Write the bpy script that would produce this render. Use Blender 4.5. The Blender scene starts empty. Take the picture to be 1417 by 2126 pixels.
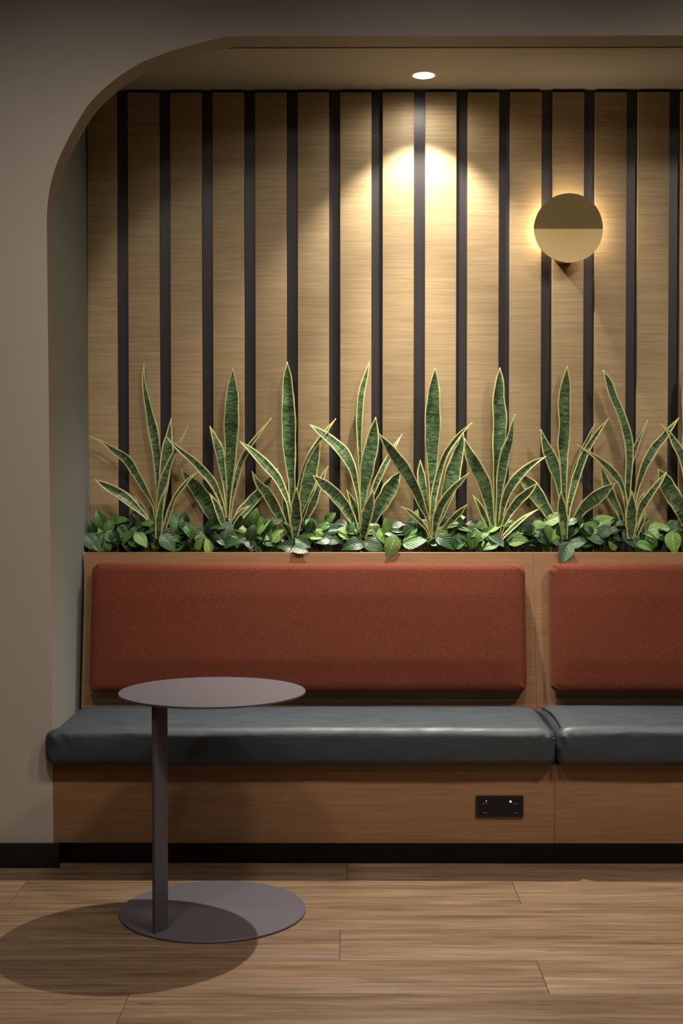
import bpy, bmesh, math, random
from mathutils import Vector, Matrix, noise
random.seed(7)
C = bpy.context.scene.collection
PI = math.pi
# ---------------------------------------------------------------- camera, world, lights
F, H = 2700.0, 1.31
PITCH, YAW = math.atan(63/F), math.radians(0.244)
cam = bpy.data.cameras.new('camera'); co = bpy.data.objects.new('camera', cam); C.objects.link(co)
co.location = (0, 0, H); co.rotation_euler = (PI/2 - PITCH, 0, YAW)
cam.sensor_fit = 'VERTICAL'; cam.sensor_height = 36; cam.lens = 36*F/2126
bpy.context.scene.camera = co
vs = bpy.context.scene.view_settings
vs.view_transform = 'Standard'; vs.look = 'None'; vs.gamma = 1; vs.exposure = 0.0
vs.use_curve_mapping = False
w = bpy.data.worlds.new('world'); bpy.context.scene.world = w; w.use_nodes = True
w.node_tree.nodes['Background'].inputs[0].default_value = (0.9, 0.85, 0.8, 1)
w.node_tree.nodes['Background'].inputs[1].default_value = 0.01

def kelvin(c): return c
def spot(name, loc, power, size, blend, col, rad=0.03, target=None):
    l = bpy.data.lights.new(name, 'SPOT'); l.energy = power; l.spot_size = math.radians(size)
    l.spot_blend = blend; l.color = col; l.shadow_soft_size = rad
    o = bpy.data.objects.new(name, l); C.objects.link(o); o.location = loc
    if target is not None:
        d = Vector(target) - Vector(loc); o.rotation_euler = d.to_track_quat('-Z', 'Y').to_euler()
    return o
def area(name, loc, power, sx, sy, col, rot=(0, 0, 0)):
    l = bpy.data.lights.new(name, 'AREA'); l.energy = power; l.shape = 'RECTANGLE'
    l.size = sx; l.size_y = sy; l.color = col
    o = bpy.data.objects.new(name, l); C.objects.link(o); o.location = loc; o.rotation_euler = rot
    return o
WARM, NEUT = (1.0, 0.86, 0.73), (1.0, 0.90, 0.76)
NICHE = (0.284, 4.86)
ZC = 2.83       # niche ceiling
ZR = 3.6       # room ceiling
# narrow beam and weak spill of the niche downlight
spot('niche_beam', (NICHE[0], NICHE[1], ZC-0.018), 56, 97, 0.45, NEUT, 0.012)
spot('niche_beam_tilted', (NICHE[0], NICHE[1]-0.02, ZC-0.018), 330, 72, 1.0, NEUT, 0.012, (NICHE[0]-0.10, 4.16, 0))
spot('niche_spill', (NICHE[0], NICHE[1], ZC-0.018), 4, 168, 0.5, NEUT, 0.02)
spot('niche_beam_right', (NICHE[0]+1.9, NICHE[1], ZC-0.018), 50, 97, 0.55, NEUT, 0.012)
# the room's own downlights; the unseen row near the camera is added fill
ROOM = [(-0.8, 2.5, 150, (-0.9, 4.4, 0.8)), (0.62, 2.5, 185, (0.2, 4.4, 0.8)), (2.04, 2.5, 300, (1.35, 4.4, 0.8)), (-0.8, 0.6, 25, (-0.9, 4.4, 1.0)), (0.62, 0.6, 25, (0.5, 4.4, 1.0)), (2.04, 0.6, 25, (2.0, 4.4, 1.0))]
for x, y, pw, tgt in ROOM:
    spot('room_and_fill_lamp', (x, y, ZR-0.02), pw, 84, 1.0, WARM, 0.20, tgt)

# pixel -> world at a plane Y = D
RM = co.rotation_euler.to_matrix()
def P(x, y, D):
    d = RM @ Vector(((x-708.5)/F, (1063-y)/F, -1.0))
    t = D/d.y
    return Vector((d.x*t, D, H + d.z*t))

# ---------------------------------------------------------------- materials
def newmat(name, rough=0.5, metal=0.0, col=(0.5, 0.5, 0.5), spec=0.5):
    m = bpy.data.materials.new(name); m.use_nodes = True
    b = m.node_tree.nodes['Principled BSDF']
    b.inputs['Base Color'].default_value = (*col, 1); b.inputs['Roughness'].default_value = rough
    b.inputs['Metallic'].default_value = metal; b.inputs['Specular IOR Level'].default_value = spec
    return m, m.node_tree.nodes, m.node_tree.links, b
def coords(N, L, scale, rnd=True, kind='Object'):
    tc = N.new('ShaderNodeTexCoord'); mp = N.new('ShaderNodeMapping'); mp.inputs['Scale'].default_value = scale
    L.new(tc.outputs[kind], mp.inputs['Vector'])
    if rnd:
        oi = N.new('ShaderNodeObjectInfo'); mu = N.new('ShaderNodeMath'); mu.operation = 'MULTIPLY'
        mu.inputs[1].default_value = 57.0; L.new(oi.outputs['Random'], mu.inputs[0])
        cb = N.new('ShaderNodeCombineXYZ')
        for k in range(3): L.new(mu.outputs[0], cb.inputs[k])
        L.new(cb.outputs[0], mp.inputs['Location'])
    return mp
def ramp(N, stops):
    r = N.new('ShaderNodeValToRGB'); e = r.color_ramp.elements
    while len(e) < len(stops): e.new(0.5)
    for i, (p, c) in enumerate(stops): e[i].position = p; e[i].color = (*c, 1)
    return r
def noi(N, L, vec, scale, detail=4, rough=0.5, dist=0):
    n = N.new('ShaderNodeTexNoise'); n.inputs['Scale'].default_value = scale; n.inputs['Detail'].default_value = detail
    n.inputs['Roughness'].default_value = rough; n.inputs['Distortion'].default_value = dist
    L.new(vec, n.inputs['Vector']); return n
def mixc(N, L, a, b, fac, mode='MIX'):
    x = N.new('ShaderNodeMix'); x.data_type = 'RGBA'; x.blend_type = mode
    for s, v in ((x.inputs[6], a), (x.inputs[7], b)):
        if isinstance(v, tuple): s.default_value = (*v, 1)
        else: L.new(v, s)
    if isinstance(fac, (int, float)): x.inputs[0].default_value = fac
    else: L.new(fac, x.inputs[0])
    return x.outputs[2]
def bump(N, L, b, h, strength, dist=0.001):
    bp = N.new('ShaderNodeBump'); bp.inputs['Strength'].default_value = strength; bp.inputs['Distance'].default_value = dist
    L.new(h, bp.inputs['Height']); L.new(bp.outputs[0], b.inputs['Normal'])

def paint(name, col, rough=0.75):
    m, N, L, b = newmat(name, rough, col=col, spec=0.25)
    mp = coords(N, L, (1, 1, 1), False); n = noi(N, L, mp.outputs[0], 1.3, 2)
    c = mixc(N, L, tuple(v*0.95 for v in col), tuple(min(1, v*1.05) for v in col), n.outputs[0])
    L.new(c, b.inputs['Base Color'])
    n2 = noi(N, L, mp.outputs[0], 420, 3); bump(N, L, b, n2.outputs[0], 0.12, 0.0006)
    return m
def veneer(name, dark, light, rough=0.45, gs=1.0, vary=0.16):
    """fine straight grain running along X"""
    m, N, L, b = newmat(name, rough, col=light, spec=0.35)
    mp = coords(N, L, (3.0*gs, 6, 110*gs)); n = noi(N, L, mp.outputs[0], 1.0, 6, 0.6, 0.9)
    r = ramp(N, [(0.30, dark), (0.50, tuple((a+c)/2 for a, c in zip(dark, light))), (0.66, light)]); L.new(n.outputs[0], r.inputs[0])
    mp2 = coords(N, L, (1.3, 3, 9)); n2 = noi(N, L, mp2.outputs[0], 1.6, 3, 0.5, 0.6)
    r2 = ramp(N, [(0.25, (0.90, 0.88, 0.86)), (0.7, (1.04, 1.04, 1.03))]); L.new(n2.outputs[0], r2.inputs[0])
    c = mixc(N, L, r.outputs[0], r2.outputs[0], 0.9, 'MULTIPLY')
    oi = N.new('ShaderNodeObjectInfo'); mr = N.new('ShaderNodeMapRange'); mr.inputs[3].default_value = 1-vary/2; mr.inputs[4].default_value = 1+vary/2
    L.new(oi.outputs['Random'], mr.inputs[0])
    hs = N.new('ShaderNodeHueSaturation'); L.new(c, hs.inputs['Color']); L.new(mr.outputs[0], hs.inputs['Value'])
    L.new(hs.outputs[0], b.inputs['Base Color'])
    bump(N, L, b, n.outputs[0], 0.12, 0.0006)
    return m
M = {}
M['wall'] = paint('taupe_paint', (0.50, 0.455, 0.405))
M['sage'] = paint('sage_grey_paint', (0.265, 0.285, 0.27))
M['reveal'] = paint('shaded_reveal_paint', (0.30, 0.27, 0.23))  # front wall paint with the reveal's shade put into its colour
M['nceil'] = paint('niche_ceiling_paint', (0.40, 0.37, 0.315))
M['ceil'] = paint('ceiling_paint', (0.20, 0.19, 0.17))
M['far'] = paint('dim_wall_paint', (0.13, 0.115, 0.10))
M['slat'] = veneer('oak_slat_veneer', (0.40, 0.292, 0.158), (0.56, 0.425, 0.248), 0.48, 1.25)
M['edge'] = newmat('oak_edge_band', 0.4, col=(0.70, 0.55, 0.36))[0]
M['panel'] = veneer('warm_lit_oak_veneer', (0.27, 0.148, 0.074), (0.36, 0.212, 0.115), 0.42, 1.2, 0.05)  # same oak as the slats, with its warmer light put into the colour
M['back'] = newmat('dark_backing', 0.38, col=(0.033, 0.029, 0.033), spec=0.6)[0]
M['black'] = newmat('black_vinyl', 0.42, col=(0.010, 0.009, 0.010), spec=0.4)[0]
M['dark'] = newmat('dark_void', 0.9, col=(0.008, 0.007, 0.006))[0]

def floor_mat():
    m, N, L, b = newmat('oak_floor_plank', 0.42, col=(0.4, 0.3, 0.2), spec=0.35)
    mp = coords(N, L, (1.1, 11, 1)); n = noi(N, L, mp.outputs[0], 2.2, 8, 0.62, 0.5)
    r = ramp(N, [(0.28, (0.098, 0.060, 0.033)), (0.43, (0.180, 0.119, 0.072)), (0.57, (0.235, 0.160, 0.099)), (0.75, (0.32, 0.232, 0.152))])
    L.new(n.outputs[0], r.inputs[0])
    mp2 = coords(N, L, (2.0, 60, 1)); n2 = noi(N, L, mp2.outputs[0], 3, 4, 0.6)
    r2 = ramp(N, [(0.3, (0.82, 0.80, 0.78)), (0.65, (1.05, 1.05, 1.05))]); L.new(n2.outputs[0], r2.inputs[0])
    c = mixc(N, L, r.outputs[0], r2.outputs[0], 0.8, 'MULTIPLY')
    mpw = coords(N, L, (0.7, 5, 1)); wv = N.new('ShaderNodeTexWave'); wv.bands_direction = 'Y'; wv.inputs['Scale'].default_value = 2.2; wv.inputs['Distortion'].default_value = 7; wv.inputs['Detail'].default_value = 4; wv.inputs['Detail Scale'].default_value = 1.4; L.new(mpw.outputs[0], wv.inputs['Vector'])
    rw = ramp(N, [(0.0, (0.80, 0.78, 0.76)), (0.25, (1.0, 1.0, 1.0)), (1.0, (1.05, 1.05, 1.05))]); L.new(wv.outputs[1], rw.inputs[0])
    c = mixc(N, L, c, rw.outputs[0], 0.75, 'MULTIPLY')
    # small knots
    mp3 = coords(N, L, (1.8, 6, 1)); v = N.new('ShaderNodeTexVoronoi'); v.inputs['Scale'].default_value = 1.5; L.new(mp3.outputs[0], v.inputs['Vector'])
    r3 = ramp(N, [(0.0, (0.45, 0.36, 0.30)), (0.035, (0.75, 0.7, 0.65)), (0.09, (1, 1, 1))]); L.new(v.outputs['Distance'], r3.inputs[0])
    c = mixc(N, L, c, r3.outputs[0], 0.8, 'MULTIPLY')
    oi = N.new('ShaderNodeObjectInfo'); mr = N.new('ShaderNodeMapRange'); mr.inputs[3].default_value = 0.92; mr.inputs[4].default_value = 1.08
    L.new(oi.outputs['Random'], mr.inputs[0])
    hs = N.new('ShaderNodeHueSaturation'); L.new(c, hs.inputs['Color']); L.new(mr.outputs[0], hs.inputs['Value'])
    L.new(hs.outputs[0], b.inputs['Base Color']); bump(N, L, b, n2.outputs[0], 0.15, 0.0006)
    return m
M['floor'] = floor_mat()

def fabric(name, a, c, thread):
    m, N, L, b = newmat(name, 0.85, col=a, spec=0.2)
    mp = coords(N, L, (1, 1, 1), False)
    n = noi(N, L, mp.outputs[0], 330, 3, 0.7); r = ramp(N, [(0.30, a), (0.56, c), (0.80, thread)]); L.new(n.outputs[0], r.inputs[0])
    L.new(r.outputs[0], b.inputs['Base Color'])
    b.inputs['Sheen Weight'].default_value = 0.15; b.inputs['Sheen Roughness'].default_value = 0.5; b.inputs['Sheen Tint'].default_value = (1, 0.55, 0.4, 1)
    wv = N.new('ShaderNodeTexWave'); wv.bands_direction = 'X'; wv.inputs['Scale'].default_value = 150; wv.inputs['Distortion'].default_value = 1.5; L.new(mp.outputs[0], wv.inputs['Vector'])
    wz = N.new('ShaderNodeTexWave'); wz.bands_direction = 'Z'; wz.inputs['Scale'].default_value = 150; wz.inputs['Distortion'].default_value = 1.5; L.new(mp.outputs[0], wz.inputs['Vector'])
    ad = N.new('ShaderNodeMath'); L.new(wv.outputs[1], ad.inputs[0]); L.new(wz.outputs[1], ad.inputs[1])
    bump(N, L, b, ad.outputs[0], 0.35, 0.0008)
    return m
M['red'] = fabric('rust_wool_fabric', (0.098, 0.022, 0.010), (0.172, 0.041, 0.020), (0.34, 0.108, 0.052))
def vinyl():
    m, N, L, b = newmat('slate_vinyl', 0.40, col=(0.036, 0.050, 0.066), spec=0.6)
    mp = coords(N, L, (9, 26, 26), False); n = noi(N, L, mp.outputs[0], 1.0, 3, 0.5, 0.8)
    mq = coords(N, L, (1, 1, 1), False); n2 = noi(N, L, mq.outputs[0], 380, 2)
    r = ramp(N, [(0.3, (0.45,)*3), (0.7, (0.60,)*3)]); L.new(n.outputs[0], r.inputs[0]); L.new(r.outputs[0], b.inputs['Roughness'])
    b1 = N.new('ShaderNodeBump'); b1.inputs['Strength'].default_value = 0.5; b1.inputs['Distance'].default_value = 0.0035; L.new(n.outputs[0], b1.inputs['Height'])
    b2 = N.new('ShaderNodeBump'); b2.inputs['Strength'].default_value = 0.35; b2.inputs['Distance'].default_value = 0.0005; L.new(n2.outputs[0], b2.inputs['Height'])
    L.new(b1.outputs[0], b2.inputs['Normal']); L.new(b2.outputs[0], b.inputs['Normal'])
    return m
M['vinyl'] = vinyl()
def metal_paint():
    m, N, L, b = newmat('mauve_grey_powder_coat', 0.42, col=(0.095, 0.088, 0.108), spec=0.5)
    mp = coords(N, L, (1, 1, 1), False); n = noi(N, L, mp.outputs[0], 700, 2); bump(N, L, b, n.outputs[0], 0.12, 0.0004)
    return m
M['table'] = metal_paint()
M['brass'] = newmat('brushed_brass', 0.45, 0.7, (0.34, 0.255, 0.115))[0]
M['brassd'] = newmat('dark_brass', 0.45, 0.8, (0.20, 0.14, 0.06))[0]
M['plastic'] = newmat('black_plastic', 0.35, col=(0.010, 0.0095, 0.010))[0]
M['hole'] = newmat('socket_hole', 0.8, col=(0.001, 0.001, 0.001))[0]
M['white'] = newmat('white_trim', 0.4, col=(0.75, 0.72, 0.66))[0]
def emit(name, col, s):
    m, N, L, b = newmat(name, 0.5, col=(0.1, 0.1, 0.1))
    b.inputs['Emission Color'].default_value = (*col, 1); b.inputs['Emission Strength'].default_value = s; return m
M['lens'] = emit('lit_lens', (1, 0.93, 0.82), 18)
M['led'] = emit('warm_led_strip', (1, 0.82, 0.55), 75)
M['ledblue'] = emit('blue_indicator', (0.22, 0.16, 1.0), 7)
M['ledwhite'] = emit('white_indicator', (0.8, 0.8, 1.0), 0.9)
def snake_mat():
    m, N, L, b = newmat('snake_leaf', 0.29, col=(0.05, 0.1, 0.04), spec=0.5)
    uv = N.new('ShaderNodeUVMap'); uv.uv_map = 'uv'; du = N.new('ShaderNodeUVMap'); du.uv_map = 'edge'
    oi = N.new('ShaderNodeObjectInfo')
    ad = N.new('ShaderNodeVectorMath'); ad.operation = 'ADD'; L.new(uv.outputs[0], ad.inputs[0]); L.new(oi.outputs['Random'], ad.inputs[1])
    mp = N.new('ShaderNodeMapping'); mp.inputs['Scale'].default_value = (1.0, 3.4, 1); L.new(ad.outputs[0], mp.inputs[0])
    n = noi(N, L, mp.outputs[0], 34, 4, 0.6, 0.9)
    r = ramp(N, [(0.38, (0.036, 0.075, 0.040)), (0.52, (0.110, 0.190, 0.088)), (0.66, (0.23, 0.34, 0.18))]); L.new(n.outputs[0], r.inputs[0])
    # broad silvery / dark zones
    n2 = noi(N, L, ad.outputs[0], 9, 2); r2 = ramp(N, [(0.38, (0.45, 0.5, 0.45)), (0.62, (1.2, 1.2, 1.15))]); L.new(n2.outputs[0], r2.inputs[0])
    g = mixc(N, L, r.outputs[0], r2.outputs[0], 0.9, 'MULTIPLY')
    sx = N.new('ShaderNodeSeparateXYZ'); L.new(du.outputs[0], sx.inputs[0])
    n3 = noi(N, L, ad.outputs[0], 45, 2); ma = N.new('ShaderNodeMath'); ma.operation = 'MULTIPLY_ADD'; ma.inputs[1].default_value = 0.30; L.new(n3.outputs[0], ma.inputs[0]); L.new(sx.outputs[0], ma.inputs[2])
    r3 = ramp(N, [(0.58, (1, 1, 1)), (0.66, (0, 0, 0))]); L.new(ma.outputs[0], r3.inputs[0])
    r4 = ramp(N, [(0.0, (0.60, 0.55, 0.13)), (1.0, (0.82, 0.84, 0.46))]); L.new(n2.outputs[0], r4.inputs[0])
    c = mixc(N, L, g, r4.outputs[0], r3.outputs[0])
    L.new(c, b.inputs['Base Color']); bump(N, L, b, n.outputs[0], 0.12, 0.001)
    return m
M['snake'] = snake_mat()
def leaf_mat(name, a, c, rough=0.38):
    m, N, L, b = newmat(name, rough, col=a, spec=0.5)
    uv = N.new('ShaderNodeUVMap'); uv.uv_map = 'uv'; sx = N.new('ShaderNodeSeparateXYZ'); L.new(uv.outputs[0], sx.inputs[0])
    # uv: x along (0..1), y across (-1..1); pinnate veins run forward from the midrib
    ab = N.new('ShaderNodeMath'); ab.operation = 'ABSOLUTE'; L.new(sx.outputs[1], ab.inputs[0])
    m1 = N.new('ShaderNodeMath'); m1.operation = 'MULTIPLY_ADD'; m1.inputs[1].default_value = -0.42; L.new(ab.outputs[0], m1.inputs[0]); L.new(sx.outputs[0], m1.inputs[2])
    m2 = N.new('ShaderNodeMath'); m2.operation = 'MULTIPLY'; m2.inputs[1].default_value = 2*PI*6.5; L.new(m1.outputs[0], m2.inputs[0])
    m3 = N.new('ShaderNodeMath'); m3.operation = 'SINE'; L.new(m2.outputs[0], m3.inputs[0])
    r = ramp(N, [(0.0, tuple(p*.3+q*.7 for p, q in zip(a, c))), (0.10, tuple(p*.5+q*.5 for p, q in zip(a, c))), (0.30, tuple((p*.6+q*.4) for p, q in zip(a, c))), (1.0, a)])
    mr = N.new('ShaderNodeMapRange'); mr.inputs[1].default_value = -1; L.new(m3.outputs[0], mr.inputs[0]); L.new(mr.outputs[0], r.inputs[0])
    r5 = ramp(N, [(0.0, (1, 1, 1)), (0.07, (0, 0, 0))]); L.new(ab.outputs[0], r5.inputs[0])
    c2 = mixc(N, L, r.outputs[0], tuple(min(1, v*1.7) for v in c), r5.outputs[0])
    n = noi(N, L, uv.outputs[0], 5, 3); r6 = ramp(N, [(0.35, (0.7, 0.75, 0.7)), (0.7, (1.1, 1.1, 1.1))]); L.new(n.outputs[0], r6.inputs[0])
    c2 = mixc(N, L, c2, r6.outputs[0], 0.8, 'MULTIPLY')
    L.new(c2, b.inputs['Base Color']); bump(N, L, b, m3.outputs[0], 0.3, 0.0012)
    return m
M['g0'] = leaf_mat('dark_leaf', (0.018, 0.055, 0.018), (0.045, 0.110, 0.040))
M['g1'] = leaf_mat('green_leaf', (0.07, 0.19, 0.04), (0.14, 0.29, 0.08))
M['g2'] = leaf_mat('bright_leaf', (0.17, 0.34, 0.07), (0.34, 0.52, 0.18))
M['g3'] = leaf_mat('pale_grey_leaf', (0.085, 0.165, 0.095), (0.20, 0.31, 0.20), 0.3)
M['stem'] = newmat('plant_stem', 0.5, col=(0.09, 0.16, 0.04))[0]
def soil_mat():
    m, N, L, b = newmat('potting_soil', 0.95, col=(0.02, 0.014, 0.01))
    mp = coords(N, L, (1, 1, 1), False); n = noi(N, L, mp.outputs[0], 90, 4)
    r = ramp(N, [(0.35, (0.006, 0.005, 0.004)), (0.7, (0.045, 0.030, 0.018))]); L.new(n.outputs[0], r.inputs[0]); L.new(r.outputs[0], b.inputs['Base Color'])
    bump(N, L, b, n.outputs[0], 1, 0.01); return m
M['soil'] = soil_mat()

# ---------------------------------------------------------------- helpers
def link(name, me, mat=None, parent=None):
    if mat is not None and not me.materials: me.materials.append(M[mat] if isinstance(mat, str) else mat)
    o = bpy.data.objects.new(name, me); C.objects.link(o)
    if parent: o.parent = parent
    return o
def tag(o, label, cat, group=None):
    o['label'] = label; o['category'] = cat
    if group: o['group'] = group
    return o
def thing(name, label, cat, loc, group=None):
    o = bpy.data.objects.new(name, None); C.objects.link(o); o.location = loc; o.empty_display_size = 0.05
    return tag(o, label, cat, group)
def struct(o): o['kind'] = 'structure'; return o
def smooth(me, angle=None):
    me.polygons.foreach_set('use_smooth', [True]*len(me.polygons))
    if angle: me.set_sharp_from_angle(angle=math.radians(angle))
    return me
def bmfin(bm, name, sm=None):
    bmesh.ops.recalc_face_normals(bm, faces=bm.faces)
    me = bpy.data.meshes.new(name); bm.to_mesh(me); bm.free()
    if sm: smooth(me, sm)
    return me
def box_bm(bm, x0, x1, y0, y1, z0, z1, bev=0.0):
    r = bmesh.ops.create_cube(bm, size=1); v = r['verts']
    for p in v: p.co = Vector((x0+(p.co.x+.5)*(x1-x0), y0+(p.co.y+.5)*(y1-y0), z0+(p.co.z+.5)*(z1-z0)))
    if bev:
        es = list({e for p in v for e in p.link_edges}); bmesh.ops.bevel(bm, geom=es, offset=bev, segments=2, profile=0.6, affect='EDGES')
def box(name, dims, mat, parent=None, bev=0.0, origin=None):
    bm = bmesh.new(); box_bm(bm, *dims, bev)
    o0 = Vector(origin) if origin is not None else Vector(((dims[0]+dims[1])/2, (dims[2]+dims[3])/2, dims[4]))
    base = parent.matrix_basis.translation if parent else Vector()
    bmesh.ops.translate(bm, verts=bm.verts, vec=-o0)
    o = link(name, bmfin(bm, name, 40 if bev else None), mat, parent)
    o.location = o0 - base
    return o
def prism(name, pts, y0, y1, mat, parent=None):
    """pts: outline in XZ (world); extruded in Y. ngon-capped."""
    bm = bmesh.new(); a = [bm.verts.new((x, y0, z)) for x, z in pts]; b = [bm.verts.new((x, y1, z)) for x, z in pts]
    bm.faces.new(a); bm.faces.new(list(reversed(b)))
    for i in range(len(pts)): bm.faces.new((a[i], a[(i+1) % len(pts)], b[(i+1) % len(pts)], b[i]))
    bmesh.ops.triangulate(bm, faces=[f for f in bm.faces if len(f.verts) > 4])
    return link(name, bmfin(bm, name, 30), mat, parent)
def revolve(name, prof, seg, mat, parent=None, loc=(0, 0, 0), rot=(0, 0, 0)):
    bm = bmesh.new(); rings = []
    for r, z in prof:
        rings.append([bm.verts.new((0, 0, z))] if r < 1e-6 else [bm.verts.new((r*math.cos(2*PI*k/seg), r*math.sin(2*PI*k/seg), z)) for k in range(seg)])
    for a, b in zip(rings, rings[1:]):
        for k in range(seg):
            k2 = (k+1) % seg
            if len(a) == 1 and len(b) == 1: continue
            if len(a) == 1: bm.faces.new((a[0], b[k], b[k2]))
            elif len(b) == 1: bm.faces.new((a[k], a[k2], b[0]))
            else: bm.faces.new((a[k], a[k2], b[k2], b[k]))
    o = link(name, bmfin(bm, name, 35), mat, parent); o.location = loc; o.rotation_euler = rot; return o
def tube_bm(bm, pts, rads, seg=6):
    pts = [Vector(p) for p in pts]; prev = None
    for i, p in enumerate(pts):
        t = (pts[min(i+1, len(pts)-1)] - pts[max(i-1, 0)]).normalized()
        u = t.cross(Vector((0.3, 0.9, 0.1))).normalized(); v = t.cross(u)
        r = rads[i] if isinstance(rads, (list, tuple)) else rads
        ring = [bm.verts.new(p + (u*math.cos(2*PI*k/seg) + v*math.sin(2*PI*k/seg))*r) for k in range(seg)]
        if prev:
            for k in range(seg): bm.faces.new((prev[k], prev[(k+1) % seg], ring[(k+1) % seg], ring[k]))
        else: bm.faces.new(ring)
        prev = ring
    bm.faces.new(list(reversed(prev)))
def catmull(pts, n):
    """resample list of tuples through a Catmull-Rom spline"""
    m = len(pts); out = []
    for k in range(n):
        s = k/(n-1)*(m-1); i = min(int(s), m-2); t = s-i
        p0, p1, p2, p3 = pts[max(i-1, 0)], pts[i], pts[i+1], pts[min(i+2, m-1)]
        out.append(tuple(0.5*((2*b)+(-a+c)*t+(2*a-5*b+4*c-d)*t*t+(-a+3*b-3*c+d)*t**3) for a, b, c, d in zip(p0, p1, p2, p3)))
    return out

# ---------------------------------------------------------------- setting
YW, YT = 4.39, 4.50                     # front wall face, back of its thickness
YB = 5.09                               # dark backing of the slat wall
pa, pb = P(97, 470, YW), P(111.5, 1756, YW)
def xl(z): return pa.x + (pb.x-pa.x)*(z-pa.z)/(pb.z-pa.z)
XR = 2.72
arch_px = [(97, 470), (97.5, 440), (101, 405), (108, 370), (121, 332), (145, 281), (178, 225), (208, 191), (243, 161), (269, 144), (297, 128), (330, 115), (360, 104.5), (410, 90), (440, 82.5), (462, 78), (478, 75.6), (500, 75)]
arch = [P(x, y, YW) for x, y in catmull(arch_px, 52)]
ztop = arch[-1].z
arch = [(v.x, v.z) for v in arch]
XA, XB = -3.2, 4.2
right_arch = [(XR - (x - xl(z if z < 2.2 else 2.2)), z) for x, z in reversed(arch)]
# wall with an arched opening, built as a strip of faces around the opening
outline = [(XA, 0), (xl(0), 0)] + arch + right_arch + [(XR, 0), (XB, 0), (XB, ZR), (XA, ZR)]
def arch_wall():
    bm = bmesh.new()
    op = [(xl(0), 0)] + arch + right_arch + [(XR, 0)]
    # outer partner point for each opening point
    outer = []
    for x, z in op:
        if x < arch[-1][0] and z < ztop-1e-4: outer.append((XA, z))
        elif x > right_arch[0][0] and z < ztop-1e-4: outer.append((XB, z))
        else: outer.append((x, ZR))
    for y, fl in ((YW, False), (YT, True)):
        for i in range(len(op)-1):
            q = [op[i], op[i+1], outer[i+1], outer[i]]
            if q[2][0] == XA and False: pass
            vs_ = [bm.verts.new((a, y, b)) for a, b in q]
            bm.faces.new(vs_ if fl else list(reversed(vs_)))
            o1, o2 = outer[i], outer[i+1]
            if o1[0] != o2[0] and o1[1] != o2[1]:      # corner fill
                cx = XA if o1[0] == XA else XB
                vs_ = [bm.verts.new((a, y, b)) for a, b in (o1, o2, (cx, ZR))]
                bm.faces.new(vs_ if fl else list(reversed(vs_)))
    for i in range(len(op)-1):
        (a, b), (c, d) = op[i], op[i+1]
        bm.faces.new([bm.verts.new(p) for p in ((a, YW, b), (a, YT, b), (c, YT, d), (c, YW, d))])
    bmesh.ops.remove_doubles(bm, verts=bm.verts, dist=1e-5)
    return bmfin(bm, 'wall_front', 25)
wf = struct(link('wall_front', arch_wall(), 'wall'))
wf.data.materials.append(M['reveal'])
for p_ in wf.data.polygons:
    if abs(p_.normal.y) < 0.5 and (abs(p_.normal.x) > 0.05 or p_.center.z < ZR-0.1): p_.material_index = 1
# niche sides, back and ceiling
def side_prism(x_out, sgn, name):
    bm = bmesh.new(); zs = [0.0, ZC+0.1]
    vs_ = []
    for z in zs:
        xi = xl(z) if sgn < 0 else XR
        for x, y in ((xi, YT), (xi, 5.25), (x_out, 5.25), (x_out, YT)): vs_.append(bm.verts.new((x, y, z)))
    bm.faces.new(vs_[0:4]); bm.faces.new(vs_[4:8])
    for i in range(4): bm.faces.new((vs_[i], vs_[(i+1) % 4], vs_[4+(i+1) % 4], vs_[4+i]))
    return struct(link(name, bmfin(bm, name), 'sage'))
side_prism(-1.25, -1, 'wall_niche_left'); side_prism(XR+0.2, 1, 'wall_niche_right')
bm = bmesh.new()          # falls 28 mm towards the front, leaving a dark shadow gap behind the arch wall
cv = [bm.verts.new(p) for x_ in (-1.2, XR+0.15) for p in ((x_, YT+0.018, ztop+0.001), (x_, 5.09, ZC), (x_, 5.09, ZC+0.05), (x_, YT+0.018, ZC+0.05))]
bm.faces.new(cv[0:4]); bm.faces.new(cv[4:8])
for k in range(4): bm.faces.new((cv[k], cv[(k+1) % 4], cv[4+(k+1) % 4], cv[4+k]))
struct(link('ceiling_niche', bmfin(bm, 'ceiling_niche'), 'nceil'))
struct(box('ceiling_slot', (-1.2, XR+0.15, YT, 5.2, ZC+0.052, ZC+0.08), 'dark'))
wb = struct(box('wall_back', (-1.2, XR+0.15, YB, 5.22, 0, ZC), 'back', origin=(0, YB, 0)))
# slats: parts of the back wall
PITCHX, GAP = 0.16453, 0.0435
g0 = (257-720)*5.08/2700
sl_z0, sl_z1 = 0.88, ZC-0.013
def slat_mesh(wd):
    bm = bmesh.new(); box_bm(bm, -wd/2, wd/2, -0.021, 0, 0, sl_z1-sl_z0, 0.0016)
    me = bmfin(bm, 'slat', 40); me.materials.append(M['slat']); me.materials.append(M['edge'])
    for p in me.polygons:
        if abs(p.normal.x) > 0.5: p.material_index = 1
    return me
sm = slat_mesh(PITCHX-GAP); i = 0
x_first0, x_first1 = xl(2)+0.001, g0-GAP/2
o = link('slat', slat_mesh(x_first1-x_first0), None, wb); o.location = ((x_first0+x_first1)/2, 0, sl_z0)
x = g0 + PITCHX/2
while x + PITCHX/2 < XR:
    o = link('slat', sm, None, wb); o.location = (x, 0, sl_z0 + random.uniform(-.0015, .0015)); x += PITCHX

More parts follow.
